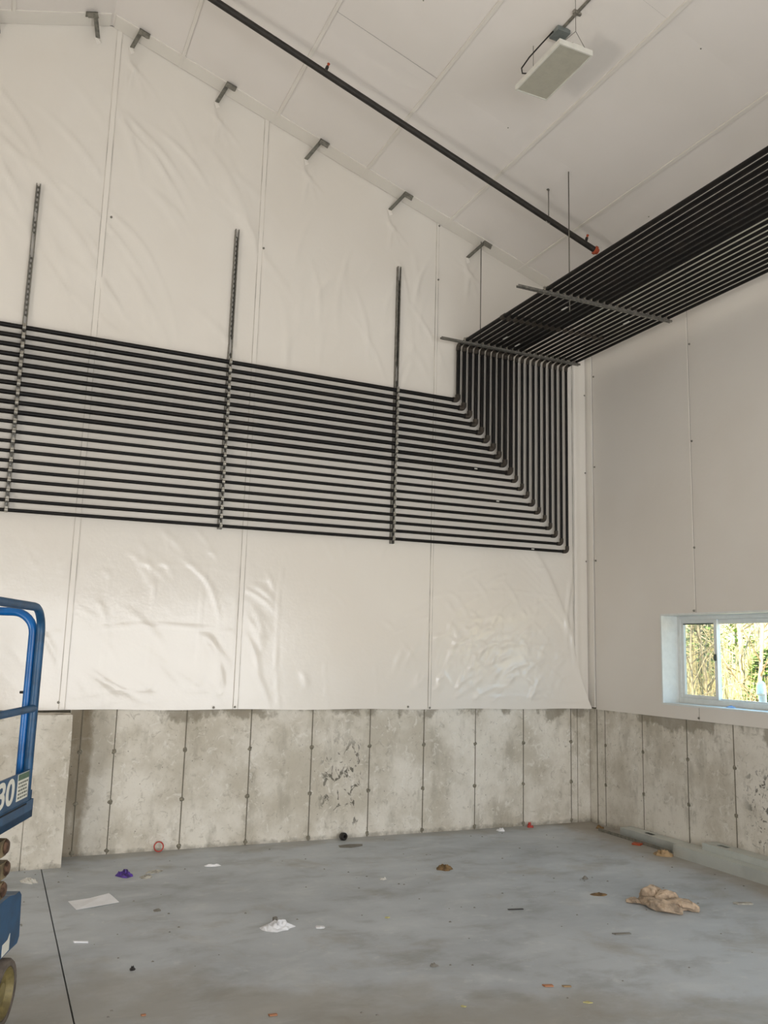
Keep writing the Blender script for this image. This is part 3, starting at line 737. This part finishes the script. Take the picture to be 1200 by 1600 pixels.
# outer rail frames (side loops) and the extension frame just inside
def loop(n, ta, tb, zt, zb, r, mat, name, rr=.10):
    pts = [L(ta, n, zb)] + [L(ta, n, zt-rr)] if False else []
    pts = [L(tb, n, zb), L(tb, n, zt-rr)]
    pts += [L(tb-rr+rr*math.cos(q), n, zt-rr+rr*math.sin(q)) for q in [math.pi/2*i/8 for i in range(1, 9)]]
    pts += [L(ta+rr-rr*math.sin(q), n, zt-rr+rr*math.cos(q)) for q in [math.pi/2*i/8 for i in range(0, 9)]]
    pts += [L(ta, n, zb)]
    return part(name, B().tube(pts, r, 12), mat, lift, auto=50)
loop(-.022, TB+.02, TE-.055, 1.978, .97, .021, M_BLUE2, 'guard_rail', .13)
loop(NW+.022, TB+.02, TE-.055, 1.978, .97, .021, M_BLUE2, 'guard_rail', .13)
for te in (TE-.030, TB+.05):   # end frames: hoops across the platform
    pts = [L(te, -.068, .97), L(te, -.068, 1.845)] + [L(te, -.178+.11*math.cos(q), 1.845+.11*math.sin(q)) for q in [math.pi/2*i/8 for i in range(1, 9)]]
    pts += [L(te, NW+.178-.11*math.sin(q), 1.845+.11*math.cos(q)) for q in [math.pi/2*i/8 for i in range(0, 9)]] + [L(te, NW+.068, .97)]
    part('end_rail', B().tube(pts, .022, 12), M_BLUE, lift, auto=50)
for n in (-.022, NW+.022):
    part('mid_rail', B().tube([L(TB+.02, n, 1.468), L(TE-.055, n, 1.468)], .019, 12), M_BLUE2, lift, auto=50)
    for tt in (-.62, -1.2): part('rail_post', B().tube([L(tt, n, .97), L(tt, n, 1.978)], .018, 10), M_BLUE2, lift, auto=50)
part('rail_bolt', B().lathe(L(TE-.05, -.022, 1.86), dv, [(0, .012), (.03, .012), (.034, .007)], 8), M_CLAMP, lift)
part('rail_bolt', B().lathe(L(TE-.03, -.085, 1.545), nv*-1, [(0, .007), (.022, .007)], 8), M_CORD, lift)
# number and notice plate on the toe board
def text_obj(txt, size, mat):
    cu = bpy.data.curves.new('number', 'FONT'); cu.body = txt; cu.size = size; cu.extrude = .0008; cu.offset = size*.022
    o = bpy.data.objects.new('number', cu); COL.objects.link(o)
    dg = bpy.context.evaluated_depsgraph_get(); me = bpy.data.meshes.new_from_object(o.evaluated_get(dg))
    bpy.data.objects.remove(o); me.materials.clear(); me.materials.append(mat); return me
nm = text_obj('30', .172, M_DECAL)
xs = [v.co.x for v in nm.vertices]; ys_ = [v.co.y for v in nm.vertices]
sxx = .215/(max(xs)-min(xs)); syy = .122/(max(ys_)-min(ys_))
for v in nm.vertices: v.co = Vector(((v.co.x-min(xs))*sxx+(v.co.y-min(ys_))*.06, (v.co.y-min(ys_))*syy, v.co.z))
o = link('number', nm, lift); o['label'] = 'white number 30'
o.matrix_basis = Matrix.Translation(L(-.385, -.0030, 1.040)-O) @ Matrix((dv, Vector((0, 0, 1)), nv)).transposed().to_4x4()
pl = part('notice_plate', lbox(-.127, .030, -.004, -.002, 1.042, 1.168), M_DECAL, lift, label='white notice plate with a green heading')
part('notice_heading', lbox(-.125, .028, -.002, -.001, 1.138, 1.166), M_DECALG, pl)
b = B()
rnd = random.Random(3)
for r_ in range(5):
    z = 1.128-r_*.017; tt = -.115
    while tt < .01:
        wl = rnd.uniform(.012, .03); e = min(tt+wl, .018)
        if e > tt: q = lbox(tt, e, -.002, -.0012, z-.0085, z); b.add(q.v, q.f)
        tt += wl+.008
part('notice_lines', b, M_INK, pl)['kind'] = 'stuff'

# ------------------------------------------------------------------ steel studs along the right wall
def cstud(x0, x1, y0, y1, z0, z1, open_dir, holes=()):
    """C section along y; open_dir 'down' = web on top, 'wall' = web towards the room"""
    b = B(); t_ = .003
    if open_dir == 'down':
        cuts = sorted(holes); ya = y0; xm = (x0+x1)/2; hw = .028
        for h in cuts:
            b.box((x0, ya, z1-t_), (x1, h-.06, z1)); b.box((x0, h-.06, z1-t_), (xm-hw, h+.06, z1)); b.box((xm+hw, h-.06, z1-t_), (x1, h+.06, z1)); ya = h+.06
        b.box((x0, ya, z1-t_), (x1, y1, z1))
        b.box((x0, y0, z0), (x0+t_, y1, z1-t_)); b.box((x1-t_, y0, z0), (x1, y1, z1-t_))
        b.box((x0+t_, y0, z0), (x0+.014, y1, z0+t_)); b.box((x1-.014, y0, z0), (x1-t_, y1, z0+t_))
    else:
        b.box((x0, y0, z0), (x0+t_, y1, z1)); b.box((x0+t_, y0, z0), (x1, y1, z0+t_)); b.box((x0+t_, y0, z1-t_), (x1, y1, z1))
        b.box((x1-t_, y0, z0+t_), (x1, y1, z0+.013)); b.box((x1-t_, y0, z1-.013), (x1, y1, z1-t_))
    return b
single('steel_stud', cstud(6.07, 6.225, 3.2, 7.36, 0, .082, 'down', (7.0, 6.1, 5.2, 4.2)), M_STUD, (6.15, 5.3, 0), 'galvanised steel stud lying web up against the concrete, lower and reaching furthest to the corner', 'stud', 'steel studs along the right wall')
single('steel_stud', cstud(6.065, 6.22, 3.0, 6.22, .083, .160, 'down', (6.04, 5.42, 4.5)), M_STUD, (6.15, 4.6, .083), 'galvanised steel stud stacked on top of another, against the concrete wall', 'stud', 'steel studs along the right wall')
single('steel_stud', cstud(5.945, 6.06, 3.0, 6.46, 0, .102, 'wall'), M_STUD, (6.0, 4.8, 0), 'galvanised steel stud on edge in front, its web facing the room', 'stud', 'steel studs along the right wall')
single('steel_track', B().box((6.00, 6.55, 0), (6.055, 7.62, .004)).box((6.00, 6.55, .004), (6.004, 7.62, .03)), M_BRKT, (6.03, 7.1, 0), 'thin dark steel angle lying on the floor near the corner', 'steel angle')

# ------------------------------------------------------------------ litter on the floor
def crumple(name, loc, sx, sy, h, mat, seed, label, cat, rot=0., n=18, rings=7, freq=1.0, group=None):
    rnd = random.Random(seed); b = B(); x0, y0 = loc; ca, sa = math.cos(rot), math.sin(rot); vs = []
    rad = [rnd.uniform(.72, 1.08) for _ in range(n)]
    def hh(x, y):
        q = Vector((x*3.2*freq+seed*3.7, y*3.2*freq-seed, seed))
        return min(.95, abs(mnoise.noise(q))*1.5+abs(mnoise.noise(q*2.3))*.7)
    top = []
    for i in range(rings+1):
        u = i/rings
        for k in range(n):
            if i == 0 and k: continue
            a_ = 2*math.pi*k/n; r_ = rad[k]*u; lx, ly = r_*math.cos(a_)*sx/2, r_*math.sin(a_)*sy/2
            z = .003+h*hh(r_*math.cos(a_), r_*math.sin(a_))*max(0, 1-u**3)*1.0
            top.append((x0+lx*ca-ly*sa, y0+lx*sa+ly*ca, z))
    m = len(top); vs = top+[(p[0], p[1], max(.0005, p[2]-.003)) for p in top]
    fs = []
    idx = lambda i, k: 0 if i == 0 else 1+(i-1)*n+k % n
    for i in range(rings):
        for k in range(n):
            if i == 0: fs += [(0, idx(1, k), idx(1, k+1)), (m, m+idx(1, k+1), m+idx(1, k))]
            else:
                q = (idx(i, k), idx(i+1, k), idx(i+1, k+1), idx(i, k+1)); fs += [(q[0], q[1], q[2]), (q[0], q[2], q[3]), (m+q[2], m+q[1], m+q[0]), (m+q[3], m+q[2], m+q[0])]
    for k in range(n): fs.append((idx(rings, k), m+idx(rings, k), m+idx(rings, k+1), idx(rings, k+1)))
    b.add(vs, fs)
    return single(name, b, mat, (x0, y0, 0), label, cat, group)
def flat(name, pts, mat, label, cat, th=.003, lift_=None, group=None):
    n = len(pts); c = (sum(p[0] for p in pts)/n, sum(p[1] for p in pts)/n, 0)
    if name in ('wood_chip', 'leaf'): pts = [(c[0]+(p[0]-c[0])*.6, c[1]+(p[1]-c[1])*.7) for p in pts]
    zs = lift_ or [0]*n
    vs = [(p[0], p[1], .001+z) for p, z in zip(pts, zs)]+[(p[0], p[1], .001+th+z) for p, z in zip(pts, zs)]
    fs = [tuple(range(n-1, -1, -1)), tuple(range(n, 2*n))]+[(i, (i+1) % n, n+(i+1) % n, n+i) for i in range(n)]
    return single(name, B().add(vs, fs), mat, c, label, cat, group)
flat('paper_sheet', [(.653, 6.713), (.690, 6.494), (.83, 6.52), (.985, 6.584), (.955, 6.70), (.935, 6.765), (.80, 6.735)], M_PAPER, 'white sheet of paper lying flat on the floor beside the saw cut', 'paper', .002, [0, 0, .004, 0, .012, .018, .003])
crumple('plastic_wrapper', (1.12, 7.30), .15, .17, .05, M_PURPLE, 17, 'crumpled purple wrapper on the floor near the concrete wall', 'wrapper', .3, 14, 6, 1.2)
crumple('paper_scrap', (1.275, 7.20), .13, .10, .022, M_PAPER2, 8, 'torn white paper scrap right beside the purple wrapper', 'paper scrap', .8)
crumple('paper_scrap', (1.36, 7.34), .17, .08, .016, M_PAPER2, 9, 'pale curled strip of paper behind the torn scrap by the purple wrapper', 'paper scrap', .3)
crumple('paper_bag', (1.87, 5.69), .235, .20, .05, M_PAPER, 12, 'crumpled white printed paper bag on the middle of the floor', 'bag', .15, 16, 7, 1.0)
flat('bag_print', [(1.862, 5.74), (1.888, 5.745), (1.884, 5.765), (1.858, 5.76)], M_GREY, 'dark torn scrap lying under the crumpled white bag', 'scrap', .045)
crumple('film_scrap', (.425, 7.34), .13, .17, .03, M_CLEAR, 21, 'piece of clear plastic film on the floor by the concrete pier', 'plastic film', .6)
# dark ball-shaped roll by the wall
t_ = B().lathe((3.25, 7.985, .034), (0.3, -1, .1), [(-.026, .018), (-.026, .031), (-.018, .036), (.018, .036), (.026, .031), (.026, .018), (.01, .014), (-.01, .014)], 18)
single('tape_roll', t_, M_BLACK, (3.25, 7.985, 0), 'small round black roll standing at the foot of the concrete wall', 'tape roll', auto=35)
flat('mortar_patch', [(3.10, 7.70), (3.20, 7.66), (3.33, 7.70), (3.36, 7.77), (3.24, 7.80), (3.12, 7.78)], M_GREY, 'thin pale patch on the floor beside the black roll', 'patch', .002)
crumple('paper_wad', (3.66, 6.71), .17, .17, .045, M_RUST, 31, 'small brown crumpled paper in the middle of the floor by the wall', 'paper wad', .3, 14, 6, 1.3)
# large brown crumpled bag: three folded lobes
def lobe(b, pts, w, h, seed):
    P = [Vector(p) for p in pts]; m = 15; n = 16; vs = []
    def at(u):
        f_ = u*(len(P)-1); i_ = min(int(f_), len(P)-2); return P[i_].lerp(P[i_+1], f_-i_)
    for i in range(m):
        u = i/(m-1); p = at(u); q = (at(min(1, u+.05))-at(max(0, u-.05))).normalized(); s = Vector((-q.y, q.x, 0))
        ww = w*(.35+.85*math.sin(math.pi*(u*.85+.08))); hh = h*(.30+.85*math.sin(math.pi*(u*.8+.1)))
        for k in range(n):
            a_ = 2*math.pi*k/n; q3 = Vector((i*.55+seed*5, k*.75, seed*2.3))
            j_ = 1+.38*mnoise.noise(q3)+.22*mnoise.noise(q3*2.1)
            v_ = p+s*(ww*math.cos(a_)*j_)+Vector((0, 0, hh*.5+hh*.6*math.sin(a_)*j_))
            v_.z = max(v_.z, .002); vs.append(v_)
    fs = [(i*n+k, i*n+(k+1) % n, (i+1)*n+(k+1) % n, (i+1)*n+k) for i in range(m-1) for k in range(n)]+[tuple(range(n-1, -1, -1)), tuple(range((m-1)*n, m*n))]
    b.add(vs, fs)
b = B()
lobe(b, [(4.60, 5.36, 0), (4.60, 5.27, 0), (4.59, 5.19, 0), (4.61, 5.11, 0), (4.65, 5.05, 0), (4.69, 5.02, 0)], .050, .062, 1)
lobe(b, [(4.63, 5.20, 0), (4.70, 5.17, 0), (4.77, 5.12, 0), (4.82, 5.06, 0), (4.85, 5.02, 0)], .045, .058, 2)
lobe(b, [(4.61, 5.35, 0), (4.67, 5.36, .01), (4.73, 5.33, .015), (4.78, 5.28, .01)], .055, .082, 3)
lobe(b, [(4.66, 5.27, .02), (4.73, 5.24, .02), (4.80, 5.21, 0), (4.83, 5.20, 0)], .038, .075, 4)
lobe(b, [(4.50, 5.40, 0), (4.55, 5.37, 0), (4.60, 5.33, 0)], .035, .03, 5)
single('crumpled_bag', b, M_BAG, (4.68, 5.2, 0), 'large crumpled brown paper bag on the floor at the right', 'bag')
crumple('paper_scrap', (5.88, 6.52), .17, .19, .055, M_BAG2, 41, 'tan paper scrap leaning at the front of the steel studs', 'paper scrap', .5, 12, 5)
flat('orange_scrap', [(5.96, 7.02), (6.0, 6.94), (5.93, 6.90), (5.89, 6.97)], M_ORANGE, 'small orange scrap beside the dark steel angle', 'scrap', .012)
single('wire_ring', B().tube(arc((1.505, 8.015, .046), (1, 0, 0), (0, .25, .97), .040, 0, 2*math.pi, 20), .006, 6), M_RED, (1.505, 8.03, 0), 'thin red ring leaning on the concrete wall at the left', 'ring', smooth=True)
crumple('red_scrap', (5.39, 7.985), .08, .07, .06, M_RED, 51, 'small red plastic scrap at the foot of the wall near the corner', 'scrap', 0, 10, 4)
crumple('white_scrap', (4.985, 7.92), .09, .09, .04, M_PAPER, 52, 'small white scrap beside the red one at the wall foot', 'scrap', 0, 10, 4)
crumple('white_scrap', (1.84, 7.39), .15, .05, .018, M_PAPER, 53, 'narrow white paper sliver near the left part of the concrete wall', 'scrap', -.2, 10, 4)
crumple('white_scrap', (2.135, 5.60), .065, .08, .012, M_PAPER, 54, 'small white triangle of paper right of the crumpled white bag', 'scrap', .4, 8, 3)
crumple('foil_scrap', (3.03, 6.56), .07, .06, .02, M_CLEAR, 55, 'tiny silvery scrap left of the brown paper wad', 'scrap', .4, 8, 3)
flat('wood_chip', [(2.93, 4.26), (2.935, 4.225), (3.01, 4.20), (3.02, 4.235)], M_CHIP, 'orange wood chip on the near floor at the right', 'wood chip', .006)
flat('wood_chip', [(3.03, 4.21), (3.035, 4.185), (3.10, 4.165), (3.105, 4.185)], M_BAG2, 'tan wood chip right beside the orange one', 'wood chip', .006)
flat('wood_chip', [(1.405, 4.405), (1.41, 4.38), (1.475, 4.375), (1.475, 4.40)], M_CHIP, 'orange wood chip at the bottom edge of the floor', 'wood chip', .006)
flat('wood_chip', [(.825, 4.62), (.83, 4.60), (.865, 4.60), (.865, 4.62)], M_CHIP, 'small orange chip on the near floor at the left', 'wood chip', .006)
flat('plaster_stick', [(5.26, 5.10), (5.27, 5.06), (5.38, 5.02), (5.385, 5.055)], M_PAPER2, 'short pale stick on the floor right of the brown bag', 'stick', .012)
flat('wood_splinter', [(3.54, 5.53), (3.54, 5.515), (3.65, 5.49), (3.65, 5.505)], M_BLACK, 'thin dark splinter on the open floor', 'splinter', .005)
flat('wood_splinter', [(3.91, 4.84), (3.92, 4.81), (4.03, 4.79), (4.03, 4.81)], M_GREY, 'thin grey splinter in front of the brown bag', 'splinter', .005)
flat('leaf', [(3.00, 3.98), (3.03, 3.95), (3.075, 3.945), (3.05, 3.985)], M_YELLOW, 'pale yellow leaf at the lower right of the floor', 'leaf', .004)
flat('leaf', [(2.37, 4.16), (2.39, 4.135), (2.415, 4.14), (2.39, 4.17)], M_YELLOW, 'small yellow leaf at the bottom of the floor', 'leaf', .004)
flat('leaf', [(2.61, 5.64), (2.635, 5.62), (2.67, 5.63), (2.64, 5.65)], M_YELLOW, 'small yellow brown leaf right of the white paper triangle', 'leaf', .006)
crumple('dust_clump', (4.43, 5.63), .15, .10, .012, M_RUST, 61, 'flat brown stain of dirt behind the brown bag', 'dirt', -.3, 10, 4)
crumple('dark_clod', (4.62, 6.05), .06, .05, .025, M_GREY, 62, 'dark clod on the floor behind the brown bag', 'clod', 0, 8, 3)
crumple('dark_clod', (.885, 5.25), .04, .05, .02, M_BLACK, 63, 'small dark clod in front of the white sheet', 'clod', 0, 8, 3)
crumple('dark_clod', (1.20, 6.30), .06, .05, .02, M_GREY, 64, 'small grey clod right of the white sheet', 'clod', 0, 8, 3)
crumple('dark_clod', (2.52, 4.72), .06, .05, .02, M_GREY, 65, 'small grey clod on the near floor in the middle', 'clod', 0, 8, 3)
crumple('dark_clod', (6.10, 7.72), .11, .08, .04, M_RUST, 66, 'rusty clod at the end of the studs by the corner', 'clod', 0, 10, 4)
flat('cigarette_end', [(.615, 5.83), (.62, 5.81), (.70, 5.78), (.70, 5.80)], M_PAPER, 'tiny white stub beside the saw cut', 'stub', .008)
b = B(); rnd = random.Random(77)
for _ in range(120):
    x, y = rnd.uniform(.2, 5.8), rnd.uniform(3.9, 7.9)
    s = rnd.uniform(.003, .009)
    b.add([(x-s, y-s*.7, 0), (x+s, y-s, 0), (x+s*.8, y+s, 0), (x-s, y+s*.8, 0), (x+s*.1, y, s*.8)], [(0, 1, 4), (1, 2, 4), (2, 3, 4), (3, 0, 4)])
tag(single('floor_grit', b, M_GREY, (3, 6, 0), 'scattered grit and crumbs on the concrete floor', 'grit'), 'scattered grit and crumbs on the concrete floor', 'grit', None, 'stuff')

# ------------------------------------------------------------------ outside the window
def gz(x, y):
    d = math.hypot(x-6.5, y-6); return -.25+max(0, d-9)**1.25*.085+.12*mnoise.noise((x*.35, y*.35, 1))
b = B(); n = 46; vs = []
for j in range(n+1):
    for i in range(n+1):
        x, y = 6.9+i/n*44, -14+j/n*72; vs.append((x, y, gz(x, y) if x > 7 else -.25))
b.add(vs, [(j*(n+1)+i, j*(n+1)+i+1, (j+1)*(n+1)+i+1, (j+1)*(n+1)+i) for j in range(n) for i in range(n)])
ground = structure('ground', b, M_GROUND, 'leaf covered bank rising outside the window', True)
def bare_tree(x, y, h, r, seed, label, lean=0.):
    rnd = random.Random(seed); z0 = gz(x, y)-.05
    t = thing('bare_tree', (x, y, z0), label, 'tree', 'bare trees outside the window')
    pts = []; rs = []
    for i in range(9):
        u = i/8; pts.append((x+lean*h*u+.12*mnoise.noise((u*3, seed, 0))*h*.3, y-lean*.6*h*u+.12*mnoise.noise((u*3, seed, 5))*h*.3, z0+h*u)); rs.append(r*(1-.8*u))
    part('trunk', B().tube(pts, rs, 8), M_BARK, t, smooth=True)
    b = B()
    for _ in range(26):
        u = rnd.uniform(.10, .95); p = Vector(pts[int(u*8)]).lerp(Vector(pts[min(8, int(u*8)+1)]), u*8 % 1)
        a_ = rnd.uniform(0, 6.28); ln = rnd.uniform(.5, 1.7); d = Vector((math.cos(a_), math.sin(a_), rnd.uniform(.2, 1.1))).normalized()
        q1 = p+d*ln*.5+Vector((0, 0, .05)); q2 = p+d*ln+Vector((rnd.uniform(-.2, .2), rnd.uniform(-.2, .2), rnd.uniform(0, .3)))
        b.tube([p, q1, q2], [r*.34, r*.22, r*.08], 5)
        for _k in range(2):
            d2 = (d+Vector((rnd.uniform(-.8, .8), rnd.uniform(-.8, .8), rnd.uniform(-.2, .7)))).normalized()
            b.tube([q1, q1+d2*ln*.5], [r*.16, r*.05], 4)
    o = part('branches', b, M_BARK, t, smooth=True); o['kind'] = 'stuff'
def evergreen(x, y, h, w, seed, label, mat=None, dens=1500):
    rnd = random.Random(seed); z0 = gz(x, y)-.05
    t = thing('evergreen_shrub', (x, y, z0), label, 'shrub', 'green shrubs outside the window')
    part('stem', B().tube([(x, y, z0), (x, y, z0+h*.9)], [.05, .01], 6), M_BARK, t)
    b = B()
    for _ in range(dens):
        u = rnd.random()**.8; a_ = rnd.uniform(0, 6.28); rr = w*(1-u*.75)*math.sqrt(rnd.uniform(.1, 1))
        c = Vector((x+rr*math.cos(a_), y+rr*math.sin(a_), z0+h*(.06+.94*u)-rr*.25)); s = rnd.uniform(.06, .16)
        d = Vector((math.cos(a_)*1, math.sin(a_), rnd.uniform(-.5, .5))).normalized(); e = Vector((-d.y, d.x, rnd.uniform(-.4, .4))).normalized()
        b.add([c-d*s, c+e*s*.35, c+d*s, c-e*s*.35], [(0, 1, 2, 3)])
    o = part('foliage', b, mat or M_LEAF, t); o['kind'] = 'stuff'
def polar(az, d): return d*math.sin(math.radians(az)), d*math.cos(math.radians(az))
spec = [(43.75, 16.5, 6, .030, 0.02, 'slim pale tree trunk outside, at the left side of the left window pane'), (44.9, 18, 7, .034, -.03, 'slim pale tree trunk outside, in the middle of the left window pane'),
        (46.9, 19, 8, .062, .0, 'thickest warm brown tree trunk outside, just right of the window meeting rail'), (47.75, 17, 7, .045, .03, 'forked pale tree trunk outside, in the middle of the right window pane'),
        (48.6, 20, 7, .04, -.08, 'leaning pale tree trunk outside, above the white post')]
for i, (az, d, h, r, ln, lb) in enumerate(spec):
    x, y = polar(az, d); bare_tree(x, y, h, r, 100+i, lb, ln)
for i, (az, d, h, r, ln, lb) in enumerate([(50.5, 17, 7, .05, .03, 'bare tree outside, just beyond the right end of the window'), (53.5, 19, 8, .06, .0, 'stout bare tree outside, well to the right of the window'),
        (41, 18, 7, .05, .02, 'bare tree outside, just beyond the left jamb of the window'), (37.5, 20, 7, .05, 0, 'bare tree outside, well to the left of the window')]):
    x, y = polar(az, d); bare_tree(x, y, h, r, 130+i, lb, ln)
for i, (az, d, h, w, lb) in enumerate([(44.5, 24, 4.3, .55, 'yellow green shrub outside, high in the left window pane'), (46.6, 26, 4.6, .8, 'yellow green shrub outside behind the thick brown trunk'), (48.5, 18.5, 2.35, 1.0, 'broad green shrub outside, low in the right window pane above the white post'), (51.5, 22, 3, .9, 'green shrub outside, right of the part of the bank in view')]):
    x, y = polar(az, d); evergreen(x, y, h, w, 200+i, lb)
rnd = random.Random(9); b = B()
for _ in range(3800):
    az = rnd.uniform(30, 62); d = rnd.uniform(16, 32); x, y = polar(az, d); z = gz(x, y); h = rnd.uniform(.4, 2.6)
    dx, dy = rnd.uniform(-.5, .5), rnd.uniform(-.5, .5); w = rnd.uniform(.006, .02)
    b.add([(x-w, y+w, z), (x+w, y-w, z), (x+dx, y+dy, z+h)], [(0, 1, 2)])
tag(single('brush_thicket', b, M_LEAF2, (14, 13, 0), 'thicket of dry yellow brush on the bank outside the window', 'brush'), 'thicket of dry yellow brush on the bank outside the window', 'brush', None, 'stuff')
t = thing('vent_pipe', (8.5, 7.66, -.25), 'white plastic post outside, low in the right window pane', 'post')
part('post', B().tube([(8.5, 7.66, -.3), (8.5, 7.66, 1.44), (8.47, 7.64, 1.50), (8.42, 7.60, 1.535), (8.36, 7.56, 1.50), (8.34, 7.54, 1.42)], .046, 14), plain('white_pvc', (236, 236, 230), .4), t, auto=60)
